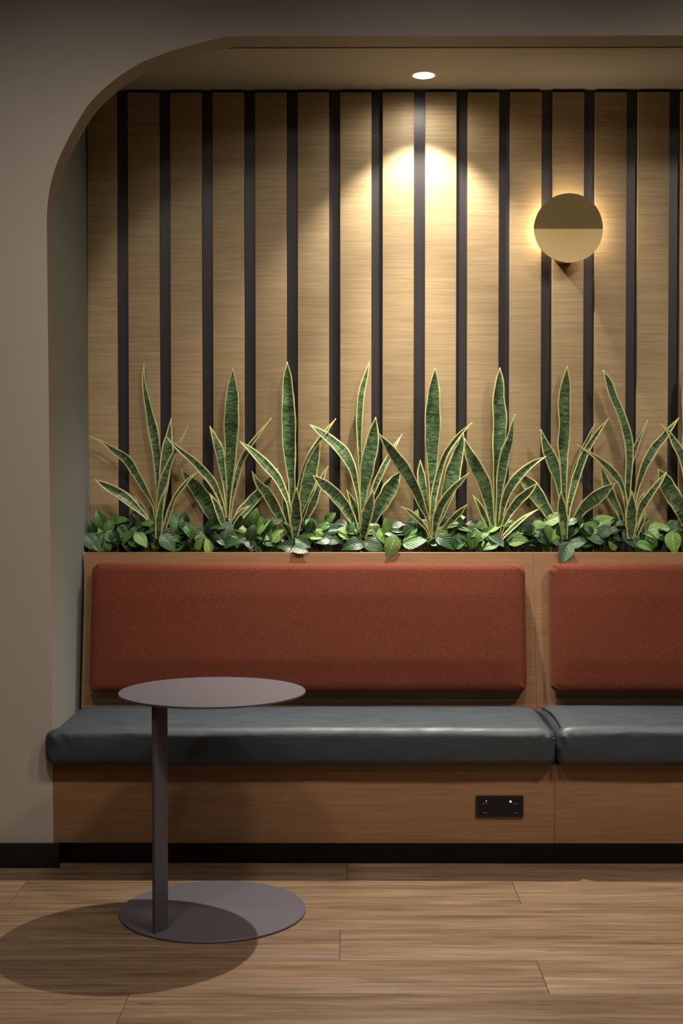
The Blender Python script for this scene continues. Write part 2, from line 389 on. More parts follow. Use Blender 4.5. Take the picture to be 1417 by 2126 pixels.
# room shell
struct(box('ceiling', (XA, XB, -1.6, YT, ZR, ZR+0.1), 'ceil'))
struct(box('wall_left', (XA-0.1, XA, -1.6, YT, 0, ZR), 'far'))
struct(box('wall_right', (XB, XB+0.1, -1.6, YT, 0, ZR), 'far'))
struct(box('wall_rear', (XA-0.1, XB+0.1, -1.7, -1.6, 0, ZR), 'far'))
# floor and its planks
fl = struct(box('floor', (XA, XB, -1.6, 5.2, -0.05, -0.004), 'dark', origin=(0, 0, 0)))
rows = [4.475, 4.24, 4.006, 3.775, 3.53, 3.30]
step = 0.235
while rows[-1] > -1.5: rows.append(rows[-1]-step)
joints = {0: [-2.0, 0.0, 1.7], 1: [-2.6, -1.05, 0.54, 2.1], 2: [-1.15, 1.3, 2.9], 3: [-1.7, -0.02, 1.6], 4: [-2.4, -1.1, 0.518, 2.1], 5: [-2.1, -0.557, 1.05, 2.7]}
G = 0.0007
for r in range(len(rows)-1):
    y1, y0 = rows[r], rows[r+1]
    if r in joints: js = joints[r]
    else:
        s = XA + random.uniform(0.3, 1.4); js = []
        while s < XB-0.2: js.append(s); s += 1.57
    xs = [XA] + js + [XB]
    for a, b in zip(xs, xs[1:]):
        o = box('plank', (a+G, b-G, y0+G, y1-G, -0.004, 0.0), 'floor', fl, 0.0006, origin=((a+b)/2, (y0+y1)/2, 0))
        o.location.z = 0
# skirting boards
bbx = P(122, 1780, 4.376).x
struct(box('baseboard_left', (XA, bbx, YW-0.014, YW-0.0005, 0.0, 0.083), 'black', bev=0.002))

# ---------------------------------------------------------------- bench
XS = 0.7035                                    # seam between the bench units
bench = thing('built_in_bench', 'long built-in oak veneer bench carcass under slate seat cushions, in arched niche', 'bench', (0.85, 4.6, 0))
def bp(name, dims, mat, bev=0.001): return box(name, dims, mat, bench, bev)
z0, z1 = 0.083, 0.352
bp('front_panel', (xl(.2)+0.001, XS-0.0005, YW-0.001, YW+0.018, z0, z1), 'panel')
bp('front_panel', (XS+0.0005, XR-0.001, YW-0.001, YW+0.018, z0, z1), 'panel')
bp('seat_deck', (xl(.3)+0.002, XR-0.002, YW+0.02, 4.86, z1-0.02, z1), 'panel', 0)
bp('plinth', (xl(0)+0.002, 0.18, 4.442, 4.46, 0, z0), 'black', 0)
bp('plinth', (0.181, XR-0.002, 4.4415, 4.4595, 0, z0), 'black', 0)
bp('bottom_board', (xl(0)+0.002, XR-0.002, YW+0.02, 4.9, z0, z0+0.016), 'dark', 0)
# sloping back panels: (Y,z) 4.905,1.043 -> 4.80,0.36
TOPY, TOPZ, BOTY, BOTZ = 4.905, 1.043, 4.800, 0.36
def sloping(name, xa, xb, mat, thick=0.018):
    bm = bmesh.new(); v = []
    for x_ in (xa, xb):
        for y_, z_ in ((TOPY, TOPZ), (TOPY+thick, TOPZ), (BOTY+thick, BOTZ), (BOTY, BOTZ)): v.append(bm.verts.new((x_-(xa+xb)/2, y_-BOTY, z_-BOTZ)))
    bm.faces.new(v[0:4]); bm.faces.new(v[4:8])
    for k in range(4): bm.faces.new((v[k], v[(k+1) % 4], v[4+(k+1) % 4], v[4+k]))
    bmesh.ops.bevel(bm, geom=bm.edges[:], offset=0.0008, segments=1, affect='EDGES')
    o = link(name, bmfin(bm, name), mat, bench); o.location = Vector(((xa+xb)/2, BOTY, BOTZ)) - bench.location; return o
sloping('back_panel', xl(.8)+0.012, XS-0.0002, 'panel'); sloping('back_panel', XS+0.0002, XR-0.002, 'panel')

# rounded upholstery
def lin(n, edge, lo, hi, ne=6):
    """sample positions denser inside `edge` of both ends"""
    a = [lo + edge*k/ne for k in range(ne)]
    b = [lo+edge + (hi-lo-2*edge)*k/n for k in range(n+1)]
    return a + b + [hi - edge + edge*(k+1)/ne for k in range(ne)]
def cushion_mesh(name, sx, sy, sz, r, nx, ny, nz, disp, rl=None):
    """rounded box from 0..sx, 0..sy, 0..sz, displaced by disp(p, n)"""
    X, Y, Z = lin(nx, r, 0, sx), lin(ny, r, 0, sy), lin(nz, r, 0, sz)
    bm = bmesh.new(); cache = {}
    def vert(i, j, k):
        key = (i, j, k)
        if key in cache: return cache[key]
        p = Vector((X[i], Y[j], Z[k]))
        c = Vector((min(max(p.x, r), sx-r), min(max(p.y, r), sy-r), min(max(p.z, r), sz-r)))
        d = p-c
        q = c + d.normalized()*r if d.length > 1e-9 else p
        n = d.normalized() if d.length > 1e-9 else Vector((0, 0, 1))
        cache[key] = bm.verts.new(disp(q, n)); return cache[key]
    I, J, K = len(X)-1, len(Y)-1, len(Z)-1
    def quad(a, b, c, d): bm.faces.new((vert(*a), vert(*b), vert(*c), vert(*d)))
    for i_ in range(I):
        for j in range(J):
            for k in (0, K): quad((i_, j, k), (i_+1, j, k), (i_+1, j+1, k), (i_, j+1, k))
        for k in range(K):
            for j in (0, J): quad((i_, j, k), (i_+1, j, k), (i_+1, j, k+1), (i_, j, k+1))
    for j in range(J):
        for k in range(K):
            for i_ in (0, I): quad((i_, j, k), (i_, j+1, k), (i_, j+1, k+1), (i_, j, k+1))
    me = bmfin(bm, name); smooth(me); return me
def fbm(v): return noise.noise(v) + 0.5*noise.noise(v*2.1) + 0.25*noise.noise(v*4.3)

def seat(name, x0, x1, label, seed, zt=0.481, bulge=False):
    yf, yb, zb = 4.340, 4.797, 0.353
    sx, sy, sz = x1-x0, yb-yf, zt-zb
    t = thing(name, label, 'cushion', ((x0+x1)/2, (yf+yb)/2, zb), 'slate vinyl seat cushions')
    def disp(p, n):
        q = p.copy(); a = Vector((p.x*3.2+seed, p.y*7, p.z*8))
        ex = min(p.x, sx-p.x)
        crown = 0.010*math.sin(PI*min(max(p.y/sy, 0), 1))*min(1, ex/0.08)
        if p.z > sz*0.6: q.z += crown + 0.0022*fbm(a*1.3)
        # front face: belly and soft folds under the roll
        if p.y < sy*0.35:
            w_ = (1-p.y/(sy*0.35))
            q.y -= w_*(0.006*math.sin(PI*min(max(p.z/sz, 0), 1)) + 0.0040*fbm(a*0.9+Vector((0, 0, 3)))*(1 if p.z < sz*0.85 else .5))
            if p.z < sz*0.85:      # diagonal pull creases toward the ends
                e = math.exp(-(ex/0.10)**2); q.y += w_*e*0.0030*math.sin((ex*1.0 + p.z*0.45)*150)*(p.z/sz+0.2)
        if p.z < sz*0.2: q.z += 0.0010*fbm(a*0.7)
        if p.x < 0.05 or sx-p.x < 0.05:
            q.z -= 0.010*(1-ex/0.05)*(p.z/sz)
        if bulge and p.x < 0.12:
            u_ = min(1, max(0, (0.047-p.y)/0.022)); q.x -= 0.019*u_*u_*(3-2*u_)*(1-p.x/0.12)**1.5
        return q - Vector((sx/2, sy/2, 0))
    me = cushion_mesh('cover', sx, sy, sz, 0.030, int(sx/0.012), 26, 6, disp)
    link('cover', me, 'vinyl', t)
    return t, sx, sy, sz
s1, sx, sy, sz = seat('seat_cushion', xl(.42)+0.001, XS-0.002, 'slate grey vinyl seat cushion behind the round table, left of the seat joint', 0.0, 0.481, True)
s2, sx2, sy2, sz2 = seat('seat_cushion', XS+0.002, 2.30, 'slate grey vinyl seat cushion cut by right frame edge, right of the seat joint', 11.0, 0.486)
def piping(parent, x_, sy, sz, name='piping'):
    bm = bmesh.new(); pts = []
    for k in range(22):
        y_ = -sy/2 + 0.004 + (sy-0.02)*k/21; arch_ = 0.012*math.sin(PI*k/21)
        zz = sz - 0.012 + arch_ - (0.02 if k == 0 else 0.006 if k == 1 else 0)
        pts.append((x_ + 0.006*math.sin(PI*k/21), y_, zz))
    tube_bm(bm, pts, 0.0032, 6); link(name, bmfin(bm, name, 60), 'black', parent)
piping(s2, -sx2/2+0.014, sy2, sz2); piping(s1, sx/2-0.010, sy, sz-0.004)

def back_cushion(x0, x1, label, seed):
    ht, th = 0.478, 0.068
    slope = math.atan2(TOPY-BOTY, TOPZ-BOTZ)
    sx = x1-x0; zb = 0.526; yb = BOTY + (zb-BOTZ)*math.tan(slope)
    t = thing('backrest_cushion', label, 'cushion', ((x0+x1)/2, yb-0.002, zb), 'rust backrest cushions')
    t.rotation_euler = (-slope, 0, 0)
    def disp(p, n):
        q = p.copy(); ex = min(p.x, sx-p.x); ez = min(p.z, ht-p.z); a = Vector((p.x*2.5+seed, p.y*5, p.z*4))
        if p.y < th*0.6:
            q.y -= 0.010*min(1, ex/0.12)*min(1, ez/0.12)*(2-min(1, ex/0.12)) + 0.0012*fbm(a)
        # puckered stitched ends
        e = math.exp(-(ex/0.016)**2)
        q.y += e*0.0016*math.sin(p.z*210+seed)
        c_ = math.exp(-(ex/0.03)**2-(ez/0.03)**2); q.y += c_*0.006*math.sin(p.z*190+p.x*150)
        # hem slightly wavy
        q.z += 0.0012*noise.noise(Vector((p.x*6+seed, 0, p.z*3)))
        s_ = 1.0 - 0.5*math.exp(-(ez/0.02)**2)*math.exp(-(ex/0.04)**2)*0.01
        return Vector(((q.x-sx/2)*s_, q.y-th, q.z))
    link('cover', cushion_mesh('cover', sx, th, ht, 0.030, int(sx/0.014), 4, 34, disp), 'red', t)
    for sgn in (-1, 1):
        bm = bmesh.new(); pts = [(sgn*(sx/2-0.013), -th-0.0002 + 0.006 + 0.0012*math.sin(k*1.9), 0.03 + (ht-0.06)*k/30) for k in range(31)]
        tube_bm(bm, pts, 0.0016, 5); o_ = link('side_seam', bmfin(bm, 'side_seam', 60), 'red', t)
    return t
back_cushion(P(189, 1200, 4.83).x, 0.664, 'long rust red fabric backrest cushion behind the round table', 1.0)
back_cushion(0.752, 2.36, 'rust red fabric backrest cushion cut by right frame edge, below the drooping leaf', 5.0)

# ---------------------------------------------------------------- planter trough behind the bench back
pl = thing('planter_box', 'long narrow oak planter trough on top of bench back, full of plants', 'planter', (0.85, 5.0, 0.80))
PX0, PX1 = xl(1)+0.004, XR-0.004
box('front_rim', (PX0, PX1, 4.925, 4.931, 0.85, 1.0425), 'edge', pl)
box('rear_board', (PX0, PX1, 5.054, 5.066, 0.80, 1.02), 'dark', pl)
box('trough_floor', (PX0, PX1, 4.925, 5.066, 0.78, 0.80), 'dark', pl)
bm = bmesh.new(); nx, ny = 240, 8; g = {}
for i in range(nx+1):
    for j in range(ny+1):
        x_ = PX0+0.002+(PX1-PX0-0.004)*i/nx; y_ = 4.932+0.120*j/ny
        g[i, j] = bm.verts.new((x_-0.85, y_-5.0, 1.012-0.80 + 0.010*noise.noise(Vector((x_*22, y_*30, 0)))))
for i in range(nx):
    for j in range(ny): bm.faces.new((g[i, j], g[i+1, j], g[i+1, j+1], g[i, j+1]))
so = link('soil', bmfin(bm, 'soil', 60), 'soil', pl); so['kind'] = 'stuff'

# ---------------------------------------------------------------- snake plants
S = {}
S[1] = [
 (5.035, 5.045, .2, [(299,751,1),(298,785,7),(305,835,14),(316,885,20),(324,935,21),(329,990,15),(328,1060,9),(327,1118,6)]),
 (5.02, 5.02, -.6, [(355,868,1),(351,900,12),(347,935,24),(342,975,22),(337,1030,15),(330,1085,9),(328,1118,6)]),
 (4.98, 4.99, .9, [(390,885,1),(376,914,6),(357,951,11),(343,990,19),(334,1030,19),(330,1075,14),(328,1118,9)]),
 (4.95, 4.975, -.4, [(343,1012,1),(338,1032,8),(333,1058,13),(330,1085,16),(329,1120,12)]),
 (5.0, 5.0, .7, [(181,904,1),(211,917,5),(237,936,14),(262,953,20),(281,981,18),(301,1017,13),(319,1052,7),(327,1115,5)]),
 (4.96, 4.985, -.9, [(196,995,1),(216,1007,13),(243,1022,21),(272,1044,18),(291,1061,12),(307,1080,6),(322,1118,5)]),
 (5.03, 5.03, .3, [(277,1030,1),(288,1043,7),(299,1060,9),(312,1090,6),(322,1118,4)]),
 (4.955, 4.975, 1.0, [(411,980,1),(396,991,6),(379,1011,10),(362,1035,9),(352,1062,12),(342,1095,10),(334,1120,6)])]
S[2] = [
 (5.0, 5.02, .2, [(482.6,765,1),(482,790,16),(482,820,26),(481,855,31),(480,905,31),(478,955,25),(475,1010,13),(473,1060,9),(473,1115,7)]),
 (5.035, 5.035, -.8, [(435,884,1),(445,909,12),(455,938,19),(462,975,15),(468,1020,9),(473,1070,7),(474,1115,5)]),
 (4.985, 5.0, .9, [(563,868,1),(537,901,7),(513,934,12),(498,966,14),(487,1008,11),(479,1055,7),(475,1115,5)]),
 (4.96, 4.99, -.6, [(345,908,1),(369,931,9),(396,954,15),(420,977,18),(441,1002,16),(456,1034,11),(466,1068,8),(472,1115,6)]),
 (5.04, 5.03, .3, [(376,973,1),(391,994,19),(413,1019,31),(431,1046,32),(445,1074,25),(458,1098,14),(466,1118,8)]),
 (4.965, 4.985, -.9, [(435,1024,1),(447,1046,12),(457,1070,14),(466,1095,11),(471,1118,7)]),
 (5.045, 5.02, .4, [(576,973,1),(557,999,13),(530,1033,23),(503,1063,22),(487,1090,15),(478,1118,8)]),
 (4.955, 4.98, .8, [(519,1050,1),(502,1061,9),(486,1080,9),(477,1100,8),(473,1120,6)])]
S[3] = [
 (5.01, 5.025, -.2, [(596,751,1),(596,782,18),(597,815,24),(598,855,29),(598.5,905,29),(602,960,23),(605,1005,16),(607,1060,11),(608,1115,8)]),
 (4.955, 4.99, -.7, [(496,915,1),(522,936,13),(548,962,20),(571,988,19),(587,1016,14),(599,1050,9),(604,1085,7),(606,1118,6)]),
 (4.965, 4.985, .5, [(522.6,978,1),(534,1001,13),(553,1023,22),(568,1048,23),(583,1076,17),(597,1102,9),(603,1120,6)]),
 (4.985, 4.99, 1.0, [(697,869,1),(680,891,7),(660,917,9),(641,946,9),(629,975,8),(621,1010,9),(614,1060,8),(610,1115,6)]),
 (5.035, 5.03, .4, [(663,912,1),(658,935,14),(647,968,29),(639,1003,31),(630,1038,22),(620,1072,12),(612,1115,7)]),
 (4.94, 4.965, -.1, [(615,1013,1),(614.5,1030,13),(614,1055,22),(614,1080,24),(613,1100,18),(612,1122,11)]),
 (5.04, 5.02, -.5, [(681,968,1),(669,991,9),(658,1021,14),(648,1048,17),(633,1080,11),(618,1118,6)]),
 (5.035, 5.03, .2, [(588,1020,1),(590,1045,11),(594,1075,13),(600,1100,9),(604,1118,6)])]
S[4] = [
 (5.045, 5.045, .6, [(766,751,1),(760,777,10),(750,818,15),(746,865,14),(745.6,909,11),(747,952,9),(748,1000,8),(748,1060,7),(749,1115,6)]),
 (5.0, 5.01, .2, [(779.5,866,1),(775,900,22),(768,938,30),(761,980,28),(755,1020,18),(751,1065,11),(750,1115,8)]),
 (4.975, 5.0, -.6, [(642,881,1),(664,897,14),(689,917,21),(712,939,25),(727,964,20),(736,994,14),(743,1030,9),(747,1075,6),(748,1118,5)]),
 (4.95, 4.975, -.5, [(649,987,1),(669,1004,20),(691,1024,27),(712,1048,25),(729,1076,17),(741,1102,9),(747,1122,5)]),
 (5.035, 5.03, .4, [(719,1017,1),(729,1037,11),(737,1060,14),(743,1088,11),(747,1118,6)]),
 (4.975, 4.99, .9, [(834.5,901,1),(817,931,8),(800,964,13),(785,994,14),(773,1025,10),(760,1070,8),(752,1118,6)]),
 (5.02, 5.01, -.3, [(830,979,1),(820,997,22),(803,1025,33),(788,1052,28),(775,1078,18),(760,1118,8)]),
 (4.945, 4.965, .3, [(774.5,1018,1),(769,1040,17),(763,1065,24),(757,1090,21),(753,1120,12)])]
S[5] = [
 (4.99, 5.01, -.2, [(903,764,1),(902,782,12),(900.5,805,23),(898,840,32),(897,881,33),(896.5,923,31),(897,966,23),(896.5,1022,13),(896,1070,10),(896,1118,8)]),
 (4.955, 4.985, .5, [(785,900,1),(805,926,17),(825,954,25),(845,983,25),(862,1017,21),(876,1050,15),(888,1080,8),(893,1118,6)]),
 (5.035, 5.03, -.3, [(872,955,1),(873,980,15),(877,1010,18),(883,1045,14),(889,1080,9),(893,1118,6)]),
 (4.99, 5.0, .9, [(980,877,1),(958,898,8),(938,923,12),(921,952,13),(910,988,14),(901,1030,15),(896,1073,11),(895,1118,8)]),
 (5.03, 5.02, .2, [(961,897,1),(957,921,15),(947,955,27),(938,988,33),(930,1022,28),(920,1056,19),(905,1095,9),(899,1118,7)]),
 (4.95, 4.97, -.8, [(973,982,1),(955,1000,10),(933,1022,15),(916,1048,18),(905,1078,16),(899,1118,10)]),
 (4.945, 4.97, .7, [(832,1052,1),(851,1064,9),(873,1084,10),(887,1102,6),(893,1122,5)]),
 (4.95, 4.975, -.6, [(969,1048,1),(952,1065,13),(935,1082,13),(917,1102,9),(903,1122,6)])]
S[6] = [
 (5.005, 5.02, .2, [(1037,763,1),(1037,785,14),(1036,810,22),(1034.5,842,28),(1036,881,30),(1036,923,28),(1032,966,19),(1030,1022,13),(1029,1070,10),(1029,1118,8)]),
 (4.975, 4.995, -.7, [(1068.5,860,1),(1063,885,9),(1057,915,17),(1046,950,23),(1039,994,18),(1035,1036,13),(1032,1075,9),(1031,1118,7)]),
 (4.985, 5.0, .3, [(964,910,1),(972,938,18),(986,966,27),(1003,1000,28),(1012,1031,23),(1017,1062,17),(1023,1095,10),(1026,1118,7)]),
 (4.97, 4.985, -.6, [(981,1028,1),(991,1044,10),(1001,1064,14),(1012,1090,11),(1021,1118,6)]),
 (4.965, 4.985, .8, [(1134,947,1),(1110,960,11),(1085,980,17),(1062,1005,20),(1048,1036,16),(1040,1073,10),(1034,1118,6)]),
 (4.95, 4.97, .5, [(1116,1002,1),(1097,1021,15),(1076,1040,19),(1057,1065,16),(1043,1095,9),(1036,1118,6)]),
 (4.945, 4.965, .9, [(1117,1057,1),(1090,1073,7),(1066,1093,10),(1048,1111,8),(1038,1122,6)])]
S[7] = [
 (5.02, 5.03, -.4, [(1177,760,1),(1175,780,13),(1173,805,22),(1171,842,27),(1171,881,27),(1169,923,25),(1170,966,19),(1170,1022,13),(1172,1070,10),(1173,1118,8)]),
 (4.99, 5.01, .5, [(1122,891,1),(1130,918,15),(1141,945,24),(1152,974,22),(1158,1002,14),(1163,1035,8),(1169,1075,6),(1171,1118,5)]),
 (4.97, 4.99, .8, [(1263,868,1),(1241,897,10),(1220,929,14),(1206,960,16),(1195,994,17),(1185,1031,12),(1179,1065,8),(1176,1118,6)]),
 (5.03, 5.03, -.8, [(1235,878,1),(1223,906,9),(1207,938,9),(1193,971,9),(1181,1017,7),(1176,1070,6),(1174,1118,5)]),
 (4.945, 4.965, .2, [(1164,1020,1),(1164.5,1040,14),(1167,1065,20),(1170,1090,18),(1172,1120,11)]),
 (4.985, 4.99, -.5, [(1278,1003,1),(1257,1017,21),(1234,1034,29),(1212,1053,24),(1197,1075,17),(1185,1097,10),(1179,1118,7)]),
 (5.035, 5.02, .4, [(1070,980,1),(1092,1000,24),(1110,1022,31),(1127,1048,27),(1143,1074,18),(1158,1098,10),(1167,1118,7)])]
S[8] = [
 (4.985, 5.01, -.5, [(1251,768,1),(1262,791,14),(1272,822,18),(1285,853,19),(1296,884,19),(1304,915,19),(1306,949,16),(1304,988,15),(1302,1025,13),(1303,1070,10),(1304,1118,8)]),
 (4.965, 4.99, .7, [(1197,923,1),(1220,938,5),(1243,954,10),(1265,974,15),(1282,994,15),(1294,1020,10),(1300,1065,7),(1302,1118,6)]),
 (5.0, 5.0, .9, [(1247,965,1),(1253,988,11),(1263,1017,19),(1276,1046,17),(1288,1073,11),(1297,1118,6)]),
 (5.03, 5.03, -.6, [(1344,872,1),(1331,901,7),(1317,932,13),(1307,963,15),(1303,1000,15),(1303,1050,12),(1304,1118,8)]),
 (4.975, 4.995, .7, [(1408.5,867,1),(1387,895,12),(1364,923,18),(1345,952,18),(1331,986,14),(1319,1030,8),(1309,1118,6)]),
 (4.955, 4.975, .8, [(1384,979,1),(1367,1002,11),(1350,1025,15),(1336,1044,18),(1325,1070,12),(1313,1118,7)]),
 (5.03, 5.02, -.3, [(1337,1021,1),(1330,1040,12),(1322,1066,13),(1313,1092,10),(1307,1118,6)]),
 (4.94, 4.96, .2, [(1311,1019,1),(1310.6,1042,16),(1309.5,1067,24),(1309,1093,22),(1308,1120,13)]),
 (4.95, 4.97, -.4, [(1340,1060,1),(1334,1079,9),(1326,1098,10),(1317,1120,6)])]
S[9] = [
 (5.0, 5.02, .2, [(1427,757,1),(1428,790,20),(1430,840,31),(1431,900,31),(1431,960,25),(1430,1020,14),(1430,1118,8)]),
 (4.97, 4.99, -.5, [(1370,879,1),(1387,898,8),(1401,921,16),(1415,948,18),(1423,985,15),(1427,1040,9),(1429,1118,6)]),
 (5.02, 5.01, .3, [(1365,973,1),(1378,996,25),(1394,1025,33),(1410,1053,29),(1421,1085,17),(1427,1118,8)]),
 (4.97, 4.99, .8, [(1520,880,1),(1495,915,13),(1470,950,18),(1450,990,15),(1438,1040,10),(1432,1118,6)]),
 (4.96, 4.98, .4, [(1500,1000,1),(1480,1020,20),(1460,1045,24),(1445,1075,16),(1435,1118,8)]),
 (4.95, 4.97, .1, [(1432,1015,1),(1431,1040,15),(1431,1068,22),(1431,1095,18),(1431,1120,11)])]
def snake_leaf(parent, spec):
    yt, yb, tw, pts = spec
    yb = min(yb, 5.02)
    n = 30
    cp = catmull(pts, n); A = 9; NA = [-1, -.78, -.5, -.25, 0, .25, .5, .78, 1]
    L_ = [P(a, b, yb + (yt-yb)*(1-k/(n-1))) for k, (a, b, c) in enumerate(cp)]
    bm = bmesh.new(); uvl = bm.loops.layers.uv.new('uv'); edl = bm.loops.layers.uv.new('edge'); rows_ = []; info = {}
    along = 0; ph = random.uniform(0, 6)
    for k in range(n):
        t = (L_[min(k+1, n-1)] - L_[max(k-1, 0)]).normalized()
        if k: along += (L_[k]-L_[k-1]).length
        wpx = max(cp[k][2], 0.8); hw = wpx*L_[k].y/F/2
        perp = Vector((t.z, 0, -t.x)).normalized()
        twk = tw*(0.55+0.45*math.cos(k/n*3+ph))*0.8
        side = perp*hw + Vector((0, 1, 0))*hw*twk
        side_y_max = 5.064
        nrm = side.cross(t).normalized()
        if nrm.y > 0: nrm = -nrm
        row = []
        wave = 0.09*hw
        for q in NA:
            curl = (abs(q)**1.6)*hw*0.28
            p = L_[k] + side*q + nrm*(curl - hw*0.10) + nrm*wave*1.6*noise.noise(Vector((k*0.23, q*1.5, ph*9)))*abs(q)
            p = p + perp*(0.20*hw*noise.noise(Vector((k*0.27, q, ph*5)))*abs(q))
            p.y = min(p.y, 5.0655)
            v = bm.verts.new(p - parent.location)
            info[v] = (q*hw, along, (1-abs(q))*hw/0.0095)
            row.append(v)
        rows_.append(row)
    for k in range(n-1):
        for a in range(A-1):
            f = bm.faces.new((rows_[k][a], rows_[k][a+1], rows_[k+1][a+1], rows_[k+1][a]))
            for lp in f.loops:
                u_, v_, e_ = info[lp.vert]; lp[uvl].uv = (u_+parent.location.x, v_); lp[edl].uv = (e_, 0)
    me = bmfin(bm, 'leaf'); smooth(me)
    o = link('leaf', me, 'snake', parent)
    sd = o.modifiers.new('thickness', 'SOLIDIFY'); sd.thickness = 0.0014; sd.offset = 0
    return o
slabels = {
 1: 'variegated snake plant at the left end, its leftmost leaf touching the niche side wall',
 2: 'variegated snake plant second from the left, one broad upright blade and splayed low leaves',
 3: 'variegated snake plant third from the left, tall dark blade in front of a dark groove',
 4: 'variegated snake plant fourth from the left, its tallest leaf thin, dark and twisted',
 5: 'variegated snake plant below the ceiling downlight, wide pale tall blade',
 6: 'variegated snake plant between the downlit middle plant and the one below the wall lamp',
 7: 'variegated snake plant directly below the round wall lamp, above the drooping leaf',
 8: 'variegated snake plant right of the wall lamp, its tall leaf bending left',
 9: 'variegated snake plant cut off by the right edge of the photo'}
for k, lst in S.items():
    bx_ = lst[0][3][-1][0]; base = P(bx_, 1120, 5.0); base.z = 1.013
    t = thing('snake_plant', slabels[k], 'plant', base, 'snake plants in the planter')
    for spec in lst: snake_leaf(t, spec)

# ---------------------------------------------------------------- leafy ground plants
def ovate_mesh(curl, fold, seed):
    nL, nW = 8, 6; bm = bmesh.new(); uvl = bm.loops.layers.uv.new('uv'); g = {}
    for i in range(nL+1):
        u = i/nL; wd = 0.40*(math.sin(PI*min(1, u**0.72))**0.75)*(1-0.30*u) if 0 < u < 1 else 0.0
        for j in range(nW+1):
            s_ = (j/nW)*2-1
            x_ = u - 0.07*abs(s_)*max(0, 1-u*4)
            z_ = -curl*(u-0.35)**2 + fold*abs(s_)*wd*1.2 - 0.10*(s_*wd*2)**2 + 0.022*noise.noise(Vector((u*3+seed, s_*2, seed)))
            g[i, j] = bm.verts.new((x_, s_*wd, z_)); 
    for i in range(nL):
        for j in range(nW):
            f = bm.faces.new((g[i, j], g[i+1, j], g[i+1, j+1], g[i, j+1]))
            for lp, (a, b) in zip(f.loops, ((i, j), (i+1, j), (i+1, j+1), (i, j+1))): lp[uvl].uv = (a/nL, (b/nW)*2-1)
    bmesh.ops.remove_doubles(bm, verts=bm.verts, dist=1e-4)
    me = bmfin(bm, 'leaf'); smooth(me); return me
OV = {}
for gi in range(4):
    for v_ in range(4):
        me = ovate_mesh(random.uniform(.15, .55), random.uniform(.1, .5), gi*5+v_*1.7); me.materials.append(M['g%d' % gi]); OV[gi, v_] = me
# x, y, size px, tip direction (deg, 0=right, 90=up), tint
K = [(207,1077,38,110,1),(235,1084,30,80,1),(253,1081,32,10,1),(225,1098,32,250,1),(191,1127,42,-50,3),(286,1077,32,-50,0),(315,1079,30,60,1),(294,1121,36,-50,2),
(366,1090,42,-80,1),(382,1076,30,90,0),(394,1101,38,40,2),(350,1128,42,-50,3),(438,1091,36,80,0),(414,1127,28,60,2),(431,1132,30,100,2),
(499,1098,30,-30,2),(527,1076,42,75,1),(541,1107,42,170,2),(485,1127,40,20,0),(456,1118,36,150,0),(576,1110,34,45,2),(630,1127,34,-30,3),(625,1141,32,-15,3),(596,1135,40,170,0),
(641,1087,26,10,1),(656,1084,24,30,1),(666,1121,36,180,3),(664,1107,32,150,2),(692,1120,36,-10,3),(693,1100,34,5,3),(720,1111,38,-35,2),(686,1073,26,40,1),
(765,1098,42,195,2),(731,1132,44,190,0),(812,1137,46,250,2),(861,1124,46,10,1),(810,1104,42,170,3),(830,1097,42,-10,3),(860,1073,32,70,2),(777,1132,42,-20,0),
(921,1104,32,30,2),(927,1127,44,-30,0),(949,1077,32,20,2),(952,1110,36,200,1),(961,1121,32,-60,1),(983,1089,34,160,0),(1010,1091,42,35,2),(982,1121,42,-100,1),(1031,1122,38,-40,3),
(1075,1120,40,0,2),(1017,1135,32,200,1),(1058,1098,28,70,1),(1099,1090,34,100,0),(1124,1096,38,-20,2),(1151,1076,42,25,2),(1172,1111,50,-95,0),(1171,1149,44,-115,3),(1217,1100,44,185,2),
(1254,1083,44,20,2),(1260,1101,40,-10,2),(1234,1117,36,160,0),(1199,1128,30,10,3),(1280,1083,30,60,0),(1313,1118,48,-60,3),(1353,1107,32,180,2),(1370,1098,44,10,2),(1397,1128,44,-85,2),(1404,1100,32,20,0),(1339,1135,32,-20,1),
(1440,1100,40,60,2),(1460,1120,42,-30,1),(1500,1110,40,170,2)]
bnd = [160, 262, 400, 512, 640, 735, 850, 965, 1095, 1190, 1290, 1385, 1530]
glabels = ['leafy green ground plant in the left corner of the planter',
 'leafy green ground plant in front of the leftmost snake plant',
 'leafy dark green ground plant at the foot of the second snake plant from left',
 'leafy ground plant with bright leaves between second and third snake plants from left',
 'pale leaved ground plant right of the third snake plant from left',
 'leafy ground plant in front of the fourth snake plant from left',
 'ground plant with round bright leaf hanging over the rim, left of the downlit snake plant',
 'leafy dark ground plant just right of the snake plant below the downlight',
 'leafy ground plant with pale and bright leaves at the foot of the sixth snake plant',
 'leafy ground plant with a leaf drooping over the rim onto the backrest gap',
 'leafy bright green ground plant right of the drooping leaf, below the wall lamp side',
 'leafy ground plant with a large pale leaf below the left-bending snake leaf',
 'leafy ground plant at the right edge of the photo']
bnd.append(1600)
clumps = []
for i in range(12):
    cx = (bnd[i]+bnd[i+1])/2; base = P(cx, 1130, 4.99); base.z = 1.012
    lab = glabels[i] if i < 11 else glabels[12]
    if i == 11: lab = glabels[12]
    clumps.append((thing('ground_cover_plant', lab, 'plant', base, 'leafy ground plants in the planter'), base, []))
clumps[10][0]['label'] = glabels[11]; clumps[9][0]['label'] = glabels[10]; clumps[8][0]['label'] = glabels[9]
clumps[7][0]['label'] = glabels[8]
def which(x):
    for i in range(12):
        if x < bnd[i+1]: return i
    return 11
